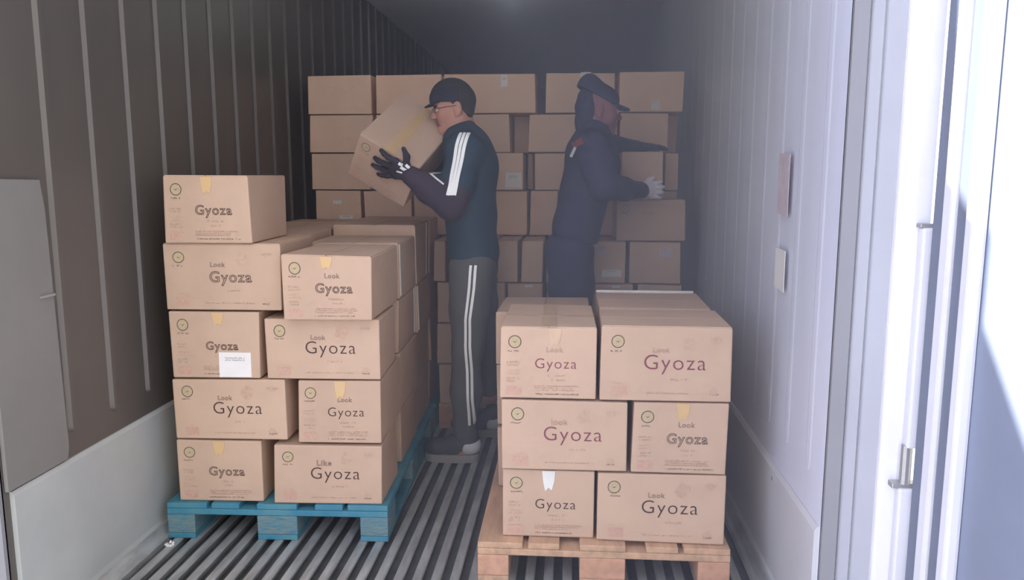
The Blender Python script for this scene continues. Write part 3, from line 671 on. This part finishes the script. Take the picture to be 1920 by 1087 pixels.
def nets(name, D, lo, res, smooth):
    D[0] = D[-1] = 1; D[:, 0] = D[:, -1] = 1; D[:, :, 0] = D[:, :, -1] = 1
    ins = D < 0
    nx, ny, nz = D.shape
    cnt = np.zeros((nx - 1, ny - 1, nz - 1), np.int8)
    for i in (0, 1):
        for j in (0, 1):
            for k in (0, 1): cnt += ins[i:nx - 1 + i, j:ny - 1 + j, k:nz - 1 + k]
    ci, cj, ck = np.nonzero((cnt > 0) & (cnt < 8))
    idx = np.full(cnt.shape, -1, np.int64); idx[ci, cj, ck] = np.arange(len(ci))
    pos = np.zeros((len(ci), 3)); num = np.zeros(len(ci))
    offs = [(0, 0, 0), (1, 0, 0), (0, 1, 0), (1, 1, 0), (0, 0, 1), (1, 0, 1), (0, 1, 1), (1, 1, 1)]
    vals = [D[ci + o[0], cj + o[1], ck + o[2]].astype(np.float64) for o in offs]
    for a in range(8):
        for b in range(a + 1, 8):
            if sum(abs(offs[a][t] - offs[b][t]) for t in range(3)) != 1: continue
            m = (vals[a] < 0) != (vals[b] < 0)
            if not m.any(): continue
            t = np.where(m, vals[a] / np.where(m, vals[a] - vals[b], 1), 0)
            for q in range(3): pos[:, q] += np.where(m, offs[a][q] + t * (offs[b][q] - offs[a][q]), 0)
            num += m
    pos = (pos / num[:, None] + np.stack([ci, cj, ck], 1)) * res + lo
    faces = []
    for axis in range(3):
        sl0 = [slice(None)] * 3; sl1 = [slice(None)] * 3; sl0[axis] = slice(0, -1); sl1[axis] = slice(1, None)
        a, b = ins[tuple(sl0)], ins[tuple(sl1)]
        e = np.argwhere(a != b)
        if len(e) == 0: continue
        flip = a[tuple(e.T)]
        u, v = [(1, 2), (2, 0), (0, 1)][axis]
        q = []
        for du, dv in ((-1, -1), (0, -1), (0, 0), (-1, 0)):
            c = e.copy(); c[:, u] += du; c[:, v] += dv; q.append(idx[tuple(c.T)])
        q = np.stack(q, 1); q[~flip] = q[~flip][:, ::-1]
        faces.append(q)
    Fc = np.concatenate(faces)
    if smooth:
        ed = np.concatenate([Fc[:, [0, 1]], Fc[:, [1, 2]], Fc[:, [2, 3]], Fc[:, [3, 0]]])
        for it in range(smooth * 2):
            acc = np.zeros_like(pos); c = np.zeros(len(pos))
            for q in range(3):
                acc[:, q] = np.bincount(ed[:, 0], pos[ed[:, 1], q], len(pos)) + np.bincount(ed[:, 1], pos[ed[:, 0], q], len(pos))
            c = np.bincount(ed[:, 0], minlength=len(pos)) + np.bincount(ed[:, 1], minlength=len(pos))
            lam = .5 if it % 2 == 0 else -.52
            pos = pos + lam * (acc / c[:, None] - pos)
    me = bpy.data.meshes.new(name)
    me.vertices.add(len(pos)); me.vertices.foreach_set('co', pos.ravel())
    me.loops.add(Fc.size); me.loops.foreach_set('vertex_index', Fc.ravel().astype(np.int32))
    me.polygons.add(len(Fc)); me.polygons.foreach_set('loop_start', np.arange(0, Fc.size, 4, dtype=np.int32))
    me.polygons.foreach_set('loop_total', np.full(len(Fc), 4, np.int32))
    me.update(calc_edges=True); me.validate(); me.polygons.foreach_set('use_smooth', [True] * len(me.polygons))
    return me
def place(name, me, m, parent, org):
    # mesh in world coordinates -> object sitting at org (top level) or at its parent's origin
    me.transform(Matrix.Translation(-Vector(org)))
    o = link(name, me, m, parent)
    if parent is None: o.location = org
    return o
def drape(name, src, paths, width, m, parent, org, d=(0, 1, 0), off=.0025):
    """ribbon lying on the surface of src (a mesh in org-relative coordinates)"""
    bm = bmesh.new(); bm.from_mesh(src.data); bv = BVHTree.FromBMesh(bm); bm.free()
    d = Vector(d).normalized(); mb = MB()
    for path, wd in zip(paths, width if isinstance(width, (list, tuple)) else [width] * len(paths)):
        pts = []
        for a, b in zip(path[:-1], path[1:]):
            for k in range(8): pts.append(Vector(a).lerp(Vector(b), k / 8))
        pts.append(Vector(path[-1])); n = len(pts); grid = []; last = None
        for i, p in enumerate(pts):
            t = (pts[min(i + 1, n - 1)] - pts[max(i - 1, 0)]).normalized(); s = t.cross(d).normalized()
            row = []
            for j in range(5):
                q = p + s * wd * (j / 4 - .5) - Vector(org)
                hit = bv.ray_cast(q - d * .8, d, 1.6)
                if hit[0] is None: hit = (last or q, -d)
                h = hit[0] - d * off; last = hit[0]; row.append(h)
            grid.append(row)
        vs = [v for r in grid for v in r]; fs = [(i * 5 + j, i * 5 + j + 1, i * 5 + j + 6, i * 5 + j + 5) for i in range(n - 1) for j in range(4)]
        mb.add(vs, fs)
    return mb.build(name, m, parent, smooth=True)

def head_frame(c, yaw_, pit, s, roll=0.0):
    R = (Matrix.Rotation(yaw_, 3, 'Z') @ Matrix.Rotation(pit, 3, 'Y') @ Matrix.Rotation(roll, 3, 'X'))
    Rn = np.array(R); c = V(c)
    return (lambda p: c + s * (Rn @ V(p))), Rn, s
def add_head(f, T, R, s, open_mouth=True):
    E = lambda c, r, k=.03, op='u': f.ell(T(c), V(r) * s, R, k * s, op)
    Cp = lambda a, b, ra, rb, k=.015, op='u': f.cap(T(a), T(b), ra * s, rb * s, k * s, op)
    E((-.008, 0, .032), (.096, .076, .086)); E((.028, 0, -.035), (.058, .060, .083), .04)
    for q in (-1, 1):
        Cp((.040, q * .022, -.100), (-.022, q * .054, -.062), .022, .020, .03)
        E((.058, q * .038, -.030), (.026, .024, .026), .03)
        Cp((.083, q * .010, .014), (.074, q * .042, .012), .010, .009, .014)
    Cp((.070, -.010, -.106), (.070, .010, -.106), .019, .019, .02)
    Cp((.084, 0, .004), (.106, 0, -.034), .0085, .0125, .012)
    for q in (-1, 1): E((.098, q * .011, -.038), (.010, .008, .008), .008)
    Cp((.086, -.016, -.064), (.086, .016, -.064), .008, .008, .008); Cp((.083, -.015, -.079), (.083, .015, -.079), .0085, .0085, .008)
    if open_mouth: E((.095, 0, -.0715), (.018, .017, .0045), .006, 's')
    for q in (-1, 1): E((.093, q * .030, -.006), (.015, .016, .010), .012, 's')
    for q in (-1, 1):
        E((-.012, q * .078, -.010), (.020, .009, .033), .008); E((-.004, q * .087, -.004), (.010, .006, .017), .006, 's'); Cp((-.004, q * .078, -.036), (-.004, q * .078, -.040), .009, .008, .008)
    Cp((-.030, 0, -.050), (-.050, 0, -.165), .054, .060, .04)
def hand(f, wrist, kn, tips, curls, rr=.0095, k=.010, thumb=None, pad=None):
    """wrist point, four knuckle points, four tips, a mid-joint offset for each finger, thumb chain of three points"""
    w = V(wrist)
    for kp in kn: f.cap(w + (V(kp) - w) * .12, kp, .017, .0125, .018)
    for i in range(3): f.cap(kn[i], kn[i + 1], .0115, .0115, .012)
    for i, (a, b) in enumerate(zip(kn, tips)):
        a, b = V(a), V(b); c = V(curls[i]) if np.ndim(curls[0]) else V(curls)
        m1 = a + (b - a) * .45 + c; m2 = a + (b - a) * .76 + c * .75; q = rr * (1, 1.03, .98, .86)[i]
        f.chain([a, m1, m2, b], [q * 1.12, q, q * .93, q * .8], k * .6)
    t = thumb; f.chain([V(w) + (V(t[0]) - w) * .35, t[0], t[1], t[2]], [.016, rr * 1.45, rr * 1.2, rr * .9], k)

# ---- the carton in the first worker's hands
u_ = V((.861, 0, -.507)); t_ = V((.294, .814, .499)); v_ = V((.413, -.580, .701))
LL = atY(650, 325, 3.36); BW, BD, BH = .290, .385, .235
org_c = LL + u_ * BW / 2 + t_ * BD / 2
Rm = Matrix(((u_[0], t_[0], v_[0]), (u_[1], t_[1], v_[1]), (u_[2], t_[2], v_[2]))).to_euler()
carton(tuple(org_c), 0, BW, BD, BH, (.93, .93, .93), 'tilted carton lifted in the dark gloved hands of the capped worker', None, front='N', big=None, word=None, top=True, ttape='stain', ytape=False, tilt=tuple(Rm), jit=.003)
def onbox(x, y, off):
    d = ray(x, y); o = V((0, 0, CAMH)); n = -t_; t = ((LL - o) @ n) / (d @ n); return o + d * t + n * off

# ---- first worker: teal track top, grey trousers with white stripes, facing left
J = lambda x, y, Y: atY(x, y, Y)
P1 = 3.47; org1 = (float(J(868, 850, P1)[0]), P1, 0.0)
T1, R1, s1 = head_frame(J(851, 202, P1), math.pi + .22, .10, .90)
hd = Field(); add_head(hd, T1, R1, s1)
shn, shf = J(872, 285, 3.315), J(874, 285, 3.625)
eln, wrn = J(846, 382, 3.255), onbox(776, 324, .030)
elf = J(826, 352, 3.79); wrf = LL + u_ * .27 + t_ * .43 + v_ * .10
hipn, knn, ann = J(884, 505, 3.385), J(877, 655, 3.385), J(871, 812, 3.41)
hipf, knf, anf = J(893, 505, 3.555), J(905, 632, 3.67), J(918, 728, 3.76)
def torso1():
    f = Field()
    f.ell(J(876, 325, P1), (.100, .150, .20), k=.05); f.ell(J(884, 410, P1), (.108, .150, .19), k=.06); f.ell(J(889, 480, P1), (.103, .153, .15), k=.06)
    f.cap(shn, shf, .070, .070, .06); f.cap(J(868, 262, 3.42), J(868, 262, 3.52), .055, .055, .06)
    f.ell(J(893, 320, P1), (.085, .13, .16), k=.05)
    return f
def arms1(f):
    f.chain([shn, shn * .45 + eln * .55, eln, eln * .45 + wrn * .55, wrn], [.070, .062, .056, .050, .037], .025)
    f.chain([shf, elf, wrf], [.068, .055, .036], .025); return f
def legs1(f):
    f.ell(J(888, 500, P1), (.108, .155, .10), k=.05)
    f.chain([hipn, hipn * .5 + knn * .5, knn, knn * .5 + ann * .5, ann], [.095, .086, .069, .068, .050], .03)
    f.chain([hipf, hipf * .5 + knf * .5, knf, knf * .5 + anf * .5, anf], [.092, .082, .066, .062, .048], .03); return f
# gloved hands
kn = [onbox(746, 298, .020), onbox(740, 307, .021), onbox(741, 317, .020), onbox(746, 326, .018)]
tips = [onbox(717, 280, .010), onbox(705, 294, .010), onbox(701, 307, .010), onbox(711, 324, .010)]
th = [onbox(766, 305, .022), onbox(766, 290, .016), onbox(759, 277, .010)]
gn = Field(); hand(gn, wrn, kn, tips, -t_ * .008, thumb=th, rr=.0110)
bk = lambda a, b: LL + u_ * a + v_ * b + t_ * (BD + .014)
gf = Field(); hand(gf, wrf, [bk(.20, .14), bk(.195, .12), bk(.20, .10), bk(.21, .08)], [bk(.13, .17), bk(.115, .135), bk(.115, .105), bk(.14, .07)], t_ * .008, thumb=[bk(.25, .15), bk(.24, .18), bk(.215, .20)])
foot = Field()
body = torso1(); arms1(body); legs1(body)
bd = Field()
for q in body.p:
    q = list(q)
    if q[0] == 'c': q[3] -= .013; q[4] -= .013
    else: q[2] = q[2] - .013
    bd.p.append(tuple(q))
bd.chain([ann, J(868, 838, 3.41)], [.036, .038], .02); bd.chain([J(870, 846, 3.41), J(815, 850, 3.40)], [.034, .026], .02)
bd.chain([anf, J(919, 742, 3.77)], [.034, .034], .02); bd.chain([J(920, 746, 3.77), J(903, 752, 3.72)], [.03, .024], .02)
for g in (gn, gf):
    for q in g.p: q = list(q); q[3] -= .0022; q[4] -= .0022; bd.p.append(tuple(q))
bd.p += hd.p
me = bd.mesh('person', .0048, smooth=1)
person = place('person', me, [M['skin'], M['lip']], None, org1)
tag(person, 'person in teal striped track top and dark cap lifting a tilted carton', 'person')
# lips and inner mouth take their own colour
mo = T1((.092, 0, -.072)) - V(org1)
for p in me.polygons:
    c = V(p.center) - mo; l = R1.T @ c / s1
    if abs(l[1]) < .025 and abs(l[2]) < .0125 and l[0] > -.022: p.material_index = 1
jf = torso1(); arms1(jf)
jf.chain([J(866, 258, P1), J(863, 243, P1)], [.062, .057], .02)
jk = place('jacket', jf.mesh('jacket', .0052, inflate=.007, clips=[((-.05, 0, 1), J(880, 500, P1)), ((.35, 0, -1), T1((-.03, 0, -.080)))], wrinkle=(.0042, 26, 19, .7), smooth=1), [M['teal'], M['plum']], person, org1)
# the forearms and lower sleeves are plum grey
for p in jk.data.polygons:
    c = V(p.center) + V(org1)
    for a, b in ((shn, eln), (eln, wrn)):
        pass
    t = np.clip((c - eln) @ (wrn - eln) / ((wrn - eln) @ (wrn - eln)), 0, 1); dd = np.linalg.norm(c - eln - t * (wrn - eln))
    t2 = (c - shn) @ (eln - shn) / ((eln - shn) @ (eln - shn)); d2 = np.linalg.norm(c - shn - np.clip(t2, 0, 1) * (eln - shn))
    if (t > .02 and dd < .068) or (t2 > .62 and d2 < .075) : p.material_index = 1
tr = Field(); legs1(tr)
tz = place('trousers', tr.mesh('trousers', .0052, clips=[((0, 0, -1), J(880, 470, P1)), (2, 1, .075)], wrinkle=(.0045, 24, 11, 2.1), smooth=1), M['gtrou'], person, org1)
for xs in ((883, 880, 873, 872, 875, 876, 877), (892, 889, 881, 880, 883, 884, 886)):
    pth = [tuple(J(x, y, 3.30)) for x, y in zip(xs, (497, 540, 600, 650, 700, 760, 806))]
    drape('side_stripe', tz, [pth], .0115, M['white'], person, org1)
ss = [[tuple(J(864 + o, 246, 3.2)), tuple(J(858 + o, 275, 3.2)), tuple(J(853 + o * .9, 310, 3.2)), tuple(J(848 + o * .8, 345, 3.2)), tuple(J(844 + o * .8, 366, 3.2))] for o in (-5, 2.5, 10)]
drape('sleeve_stripe', jk, ss, [.014, .012, .014], M['white'], person, org1, off=.003)
drape('sleeve_piping', jk, [[tuple(J(788, 317, 3.1)), tuple(J(808, 333, 3.1)), tuple(J(824, 346, 3.1))]], .006, M['white'], person, org1)
gl = place('glove', gn.mesh('glove', .0026, smooth=1), M['glovd'], person, org1)
g2 = place('glove', gf.mesh('glove', .0034, smooth=1), M['glovd'], person, org1)
drape('glove_patch', gl, [[tuple(J(747, 306, 3.2)), tuple(J(756, 310, 3.2))], [tuple(J(751, 313, 3.2)), tuple(J(762, 320, 3.2))], [tuple(J(742, 321, 3.2)), tuple(J(758, 325, 3.2))], [tuple(J(762, 309, 3.2)), tuple(J(768, 315, 3.2))]], [.013, .013, .006, .012], M['white'], gl, org1, off=.0015)
cf = Field(); cf.chain([wrn, wrn + (eln - wrn) * .16], [.033, .036]); place('glove_cuff', cf.mesh('glove_cuff', .004, smooth=1), M['plum'], gl, org1)
# hair, cap, glasses, eyes
hf = Field(); hf.ell(T1((-.012, 0, .034)), V((.101, .080, .089)) * s1, R1, .01); hf.cap(T1((-.060, -.03, -.03)), T1((-.060, .03, -.03)), .030 * s1, None, .03)
hr_ = place('hair', hf.mesh('hair', .004, clips=[(R1 @ V((-.75, 0, .66)), T1((.012, 0, .012)))], smooth=1), M['hair'], person, org1)
sf = Field(); sf.ell(T1((-.008, 0, .030)), V((.0985, .0785, .088)) * s1, R1, .01)
place('cropped_hair', sf.mesh('cropped_hair', .004, clips=[(R1 @ V((0, 0, 1)), T1((0, 0, .018))), (R1 @ V((1, 0, 0)), T1((-.03, 0, .02)))], smooth=1), M['shaved'], person, org1)
kf = Field(); kf.ell(T1((.004, 0, .045)), V((.108, .0865, .098)) * s1, R1, .01)
kp = place('cap', kf.mesh('cap', .004, clips=[(R1 @ V((-.10, 0, 1)), T1((.09, 0, .034)))], smooth=1), M['hair'], person, org1)
pf = Field(); pf.ell(T1((.004, 0, .042)), V((.111, .0895, .094)) * s1, R1, .01)
place('cap_panel', pf.mesh('cap_panel', .0035, clips=[(R1 @ V((-.05, 0, 1)), T1((.09, 0, .030))), (R1 @ V((-.5, 0, -1)), T1((.06, 0, .098))), (R1 @ V((1, 0, .15)), T1((-.020, 0, .05)))], smooth=1), M['capb'], kp, org1)
vf = Field()
for a in np.linspace(-.95, .95, 9): vf.cap(T1((.085 * math.cos(a) + .01, .080 * math.sin(a), .034)), T1((.03 + .110 * math.cos(a * .62), .080 * math.sin(a), .024 - .010 * math.cos(a))), .005 * s1, .0035 * s1, .006)
place('cap_visor', vf.mesh('cap_visor', .0028, smooth=1), M['capb'], kp, org1)
def at_head(T, org, p): return tuple(T(p) - V(org))
g = MB()
for q in (-1, 1):
    g.tube([at_head(T1, org1, (.096 + .004 * math.cos(a), q * (.031 + .020 * math.cos(a)), -.004 + .015 * math.sin(a))) for a in np.linspace(0, 6.283, 17)], .0011, 6)
    g.tube([at_head(T1, org1, (.094, q * .050, .000)), at_head(T1, org1, (.060, q * .069, .001)), at_head(T1, org1, (-.006, q * .083, .004))], .0012, 6)
g.tube([at_head(T1, org1, (.104, -.011, -.002)), at_head(T1, org1, (.107, 0, .001)), at_head(T1, org1, (.104, .011, -.002))], .0011, 6)
g.build('glasses', M['black'], person, smooth=True)
for q in (-1, 1):
    f = Field(); f.ell(T1((.0825, q * .030, -.006)), V((.0115, .0115, .0115)) * s1, R1); e = place('eye', f.mesh('eye', .0022, smooth=0), M['eye'], person, org1)
    f = Field(); f.ell(T1((.0905, q * .030, -.006)), V((.0045, .0052, .0052)) * s1, R1); place('iris', f.mesh('iris', .0012, smooth=0), M['black'], e, org1)
    f = Field(); f.cap(T1((.094, q * .014, .012)), T1((.084, q * .044, .013)), .0042 * s1, .003 * s1, .004); place('eyebrow', f.mesh('eyebrow', .0022, smooth=0), M['hair'], person, org1)
# shoes
def shoe(x0, x1, Y, zb, tilt=0.0, dir_=-1, heel=None, parent=None, org=None, m='shoe', wid=.046, sole=.036):
    f = Field(); L = abs(x1 - x0); hx, tx = (max(x0, x1), min(x0, x1)) if dir_ < 0 else (min(x0, x1), max(x0, x1))
    def q(a, y, z):       # a: 0 heel .. 1 toe
        X_ = hx + (tx - hx) * a; z_ = z; dz = -math.sin(tilt) * L * a; return (X_, Y + y, zb + z_ + dz + math.sin(tilt) * L)
    f.chain([q(.18, 0, sole + .045), q(.45, 0, sole + .032), q(.78, 0, sole + .022), q(.90, 0, sole + .018)], [.042, .042, .040, .032], .03)
    f.chain([q(.17, 0, sole + .05), q(.17, 0, sole + .085)], [.040, .041], .02)
    o = place('shoe', f.mesh('shoe', .004, clips=[((0, 0, 1) if tilt == 0 else (math.sin(tilt) * (-dir_), 0, math.cos(tilt)), q(.5, 0, sole))], smooth=1), M[m], parent, org)
    b = MB(); pts = []
    for k in range(28):
        a = k * 2 * math.pi / 28; ca, sa = math.cos(a), math.sin(a)
        aa = .5 + .5 * math.copysign(abs(ca) ** .7, ca); ww = wid * (1 - .12 * aa if False else .92 + .10 * math.sin(aa * 3.0)) * math.copysign(abs(sa) ** .75, sa)
        pts.append((aa, ww))
    n = len(pts); vs = [V(q(a, y, 0)) - V(org) for a, y in pts] + [V(q(a, y * 1.03, sole * .55)) - V(org) for a, y in pts] + [V(q(a, y, sole)) - V(org) for a, y in pts]
    fs = [tuple(range(n))[::-1], tuple(range(2 * n, 3 * n))] + [(i + k * n, (i + 1) % n + k * n, (i + 1) % n + (k + 1) * n, i + (k + 1) * n) for i in range(n) for k in (0, 1)]
    b.add(vs, fs); b.build('sole', M['sole'], o, smooth=False)
    if heel:
        h = Field(); h.ell(q(.17, 0, sole + .036), (.054, .050, .046)); place('heel_cup', h.mesh('heel_cup', .0035, clips=[(2, 1, zb + sole + .002), (((-dir_) * 1.0, 0, -.35), q(.27, 0, sole + .045))], smooth=1), M[heel], o, org)
    return o
xa, xb = float(J(797, 858, 3.41)[0]), float(J(898, 858, 3.41)[0])
shoe(xa, xb, 3.41, .001, 0, -1, 'heel', person, org1)
xa, xb = float(J(893, 758, 3.77)[0]), float(J(940, 758, 3.77)[0])
shoe(xb - .25, xb, 3.77, .001, 0.0, -1, 'heel', person, org1)

# ---- second worker: dark work clothes, seen from the side, facing right
P2 = 3.62; org2 = (float(J(1068, 560, P2)[0]), P2, 0.0)
T2, R2, s2 = head_frame(J(1124, 205, P2), .12, .08, .90)
h2 = Field(); add_head(h2, T2, R2, s2, False)
sn, sf_ = J(1112, 275, 3.47), J(1116, 275, 3.76)
zc = float(atY(1220, 375, YF)[2])
gx_ = lambda x, y, Y: J(x, y, Y)
en, wn = J(1132, 352, 3.43), J(1200, 357, 3.70)
ef, wf = J(1136, 266, 3.86), J(1194, 275, 3.96)
hn, kn2, an2 = J(1064, 480, 3.54), J(1070, 600, 3.54), (float(J(1072, 560, 3.62)[0]) - .01, 3.60, .11)
hf2, kf2, af2 = J(1074, 480, 3.70), J(1080, 600, 3.72), (float(J(1092, 560, 3.72)[0]) - .02, 3.73, .11)
def torso2():
    f = Field()
    f.ell(J(1106, 300, P2), (.110, .155, .16), k=.05); f.ell(J(1094, 370, P2), (.108, .145, .16), k=.06); f.ell(J(1080, 430, P2), (.105, .150, .13), k=.06)
    f.cap(sn, sf_, .066, .066, .06); f.cap(J(1112, 250, 3.58), J(1112, 250, 3.66), .052, .052, .05)
    f.ell(J(1124, 310, P2), (.085, .13, .13), k=.05)
    return f
def arms2(f):
    f.chain([sn, sn * .45 + en * .55, en, en * .45 + wn * .55, wn], [.068, .062, .052, .046, .036], .025)
    f.chain([sf_, ef, wf], [.062, .042, .030], .025); return f
def legs2(f):
    f.ell(J(1070, 470, P2), (.110, .160, .12), k=.05); f.ell(J(1058, 478, P2), (.09, .13, .09), k=.05)
    f.chain([hn, hn * .5 + V(kn2) * .5, kn2, an2], [.098, .092, .072, .052], .03); f.chain([hf2, hf2 * .5 + V(kf2) * .5, kf2, af2], [.098, .092, .072, .052], .03); return f
# near hand against the lower front corner of the carton he places, far hand on top
bx0, bx1 = X(1166, 3.78), X(1246, 3.78); bz0 = zc + .004; bh = float(atY(1200, 284, 3.78)[2]) - bz0
carton(((bx0 + bx1) / 2, 3.78 + .15, bz0), 0, bx1 - bx0, .30, bh, (.98, .96, .97), 'carton steadied by the white gloved hand of the navy worker', None, small=False, jit=.003)
fx = lambda x, y, o=.014: J(x, y, 3.78 - o)
g3 = Field(); hand(g3, wn, [fx(1221, 345, .022), fx(1224, 352, .024), fx(1224, 360, .024), fx(1221, 367, .022)], [fx(1240, 341, .010), fx(1244, 350, .010), fx(1243, 360, .010), fx(1238, 371, .010)], V((0, -.010, 0)), rr=.0100, thumb=[fx(1212, 344, .028), fx(1217, 337, .020), fx(1225, 333, .012)])
tpz = bz0 + bh + .012
xw, yw = float(wf[0]), float(wf[1])
g4 = Field(); hand(g4, wf, [(xw + .075, 3.95 + q * .02, tpz + .014) for q in (1, .3, -.4, -1.1)], [(xw + .15 - abs(q) * .012, 3.945 + q * .026, tpz + .002) for q in (1, .3, -.4, -1.1)], V((0, 0, .008)), thumb=[(xw + .045, 3.915, tpz + .010), (xw + .075, 3.895, tpz + .006), (xw + .098, 3.885, tpz + .0)])
b2 = torso2(); arms2(b2); legs2(b2); bd2 = Field()
for q in b2.p:
    q = list(q)
    if q[0] == 'c': q[3] -= .013; q[4] -= .013
    else: q[2] = q[2] - .013
    bd2.p.append(tuple(q))
for A in (an2, af2):
    bd2.chain([A, (A[0], A[1], .075)], [.036, .036], .02); bd2.chain([(A[0], A[1], .072), (A[0] + .13, A[1], .066)], [.032, .024], .02)
for gg in (g3, g4):
    for q in gg.p: q = list(q); q[3] -= .0022; q[4] -= .0022; bd2.p.append(tuple(q))
bd2.p += h2.p
p2 = place('person', bd2.mesh('person', .0052, smooth=1), M['skin2'], None, org2)
tag(p2, 'person in navy work clothes and dark cap seen from the side, stacking a carton', 'person')
j2 = torso2(); arms2(j2)
jk2 = place('jacket', j2.mesh('jacket', .0056, inflate=.004, clips=[((0.1, 0, 1), J(1080, 452, P2))], wrinkle=(.0042, 24, 18, 1.9), smooth=1), M['navy'], p2, org2)
t2_ = Field(); legs2(t2_)
place('trousers', t2_.mesh('trousers', .0056, clips=[((0, 0, -1), J(1075, 440, P2)), (2, 1, .07)], wrinkle=(.0032, 22, 12, .3), smooth=1), M['navy'], p2, org2)
place('glove', g3.mesh('glove', .0028, smooth=1), M['glovw'], p2, org2)
place('glove', g4.mesh('glove', .0034, smooth=1), M['navy'], p2, org2)
n2 = Field(); n2.ell(T2((-.030, 0, -.075)), V((.078, .070, .062)) * s2, R2, .03); n2.ell(T2((-.064, 0, .005)), V((.060, .078, .105)) * s2, R2, .03); n2.ell(T2((.005, 0, -.100)), V((.070, .064, .040)) * s2, R2, .03); n2.cap(T2((-.04, 0, -.10)), J(1112, 250, P2), .062 * s2, .075, .03)
place('neck_warmer', n2.mesh('neck_warmer', .0045, wrinkle=(.0018, 40, 60, .2), smooth=1), M['navy'], p2, org2)
c2 = Field(); c2.ell(T2((-.012, 0, .048)), V((.108, .086, .078)) * s2, R2, .03); c2.ell(T2((-.062, 0, .098)), V((.060, .066, .072)) * s2, R2, .04); c2.ell(T2((-.055, 0, .05)), V((.064, .078, .07)) * s2, R2, .03)
cp2 = place('cap', c2.mesh('cap', .0045, clips=[(R2 @ V((.45, 0, 1)), T2((.08, 0, .012)))], smooth=1), M['navy'], p2, org2)
v2 = Field()
for a in np.linspace(-.95, .95, 9): v2.cap(T2((.080 * math.cos(a) + .01, .078 * math.sin(a), .026)), T2((.03 + .118 * math.cos(a * .62), .078 * math.sin(a), .014 - .006 * math.cos(a))), .007 * s2, .005 * s2, .006)
place('cap_visor', v2.mesh('cap_visor', .003, smooth=1), M['navy'], cp2, org2)
for q in (-1, 1):
    f = Field(); f.ell(T2((.0825, q * .030, -.006)), V((.0115, .0115, .0115)) * s2, R2); place('eye', f.mesh('eye', .0022, smooth=0), M['eye'], p2, org2)
drape('shoulder_patch', jk2, [[tuple(J(1073, 268, 3.2)), tuple(J(1093, 259, 3.2))]], .028, M['red'], p2, org2)
drape('reflective_strip', jk2, [[tuple(J(1079, 272, 3.2)), tuple(J(1070, 291, 3.2))]], .013, M['white'], p2, org2)
for A in (an2, af2): shoe(A[0] - .06, A[0] + .20, A[1], .001, 0, 1, None, p2, org2, sole=.026)

# ---------------------------------------------------------------- added bluish mist standing in for lens glare, denser along the right wall
hz = MB(); hz.box(XL + .001, XR - .0005, 1.90, YE - .01, .001, ZC - .002)
mm = bpy.data.materials.new('glare_mist'); mm.use_nodes = True; nt = mm.node_tree; nt.nodes.clear()
out = nt.nodes.new('ShaderNodeOutputMaterial'); vs_ = nt.nodes.new('ShaderNodeVolumeScatter'); tcn = nt.nodes.new('ShaderNodeTexCoord'); sp = nt.nodes.new('ShaderNodeSeparateXYZ')
mr = nt.nodes.new('ShaderNodeMapRange'); mr.interpolation_type = 'SMOOTHSTEP'
mr.inputs[1].default_value = -1.1; mr.inputs[2].default_value = .62; mr.inputs[3].default_value = HAZE0; mr.inputs[4].default_value = HAZE1
nt.links.new(tcn.outputs['Object'], sp.inputs[0]); nt.links.new(sp.outputs[0], mr.inputs[0]); nt.links.new(mr.outputs[0], vs_.inputs['Density'])
vs_.inputs['Color'].default_value = (.80, .82, 1.0, 1); nt.links.new(vs_.outputs[0], out.inputs['Volume'])
if HAZE1 > 0:
    ho = hz.build('glare_veil', mm); tag(ho, 'added bluish mist standing for glare, denser along the right wall', 'glare_veil', kind='stuff')
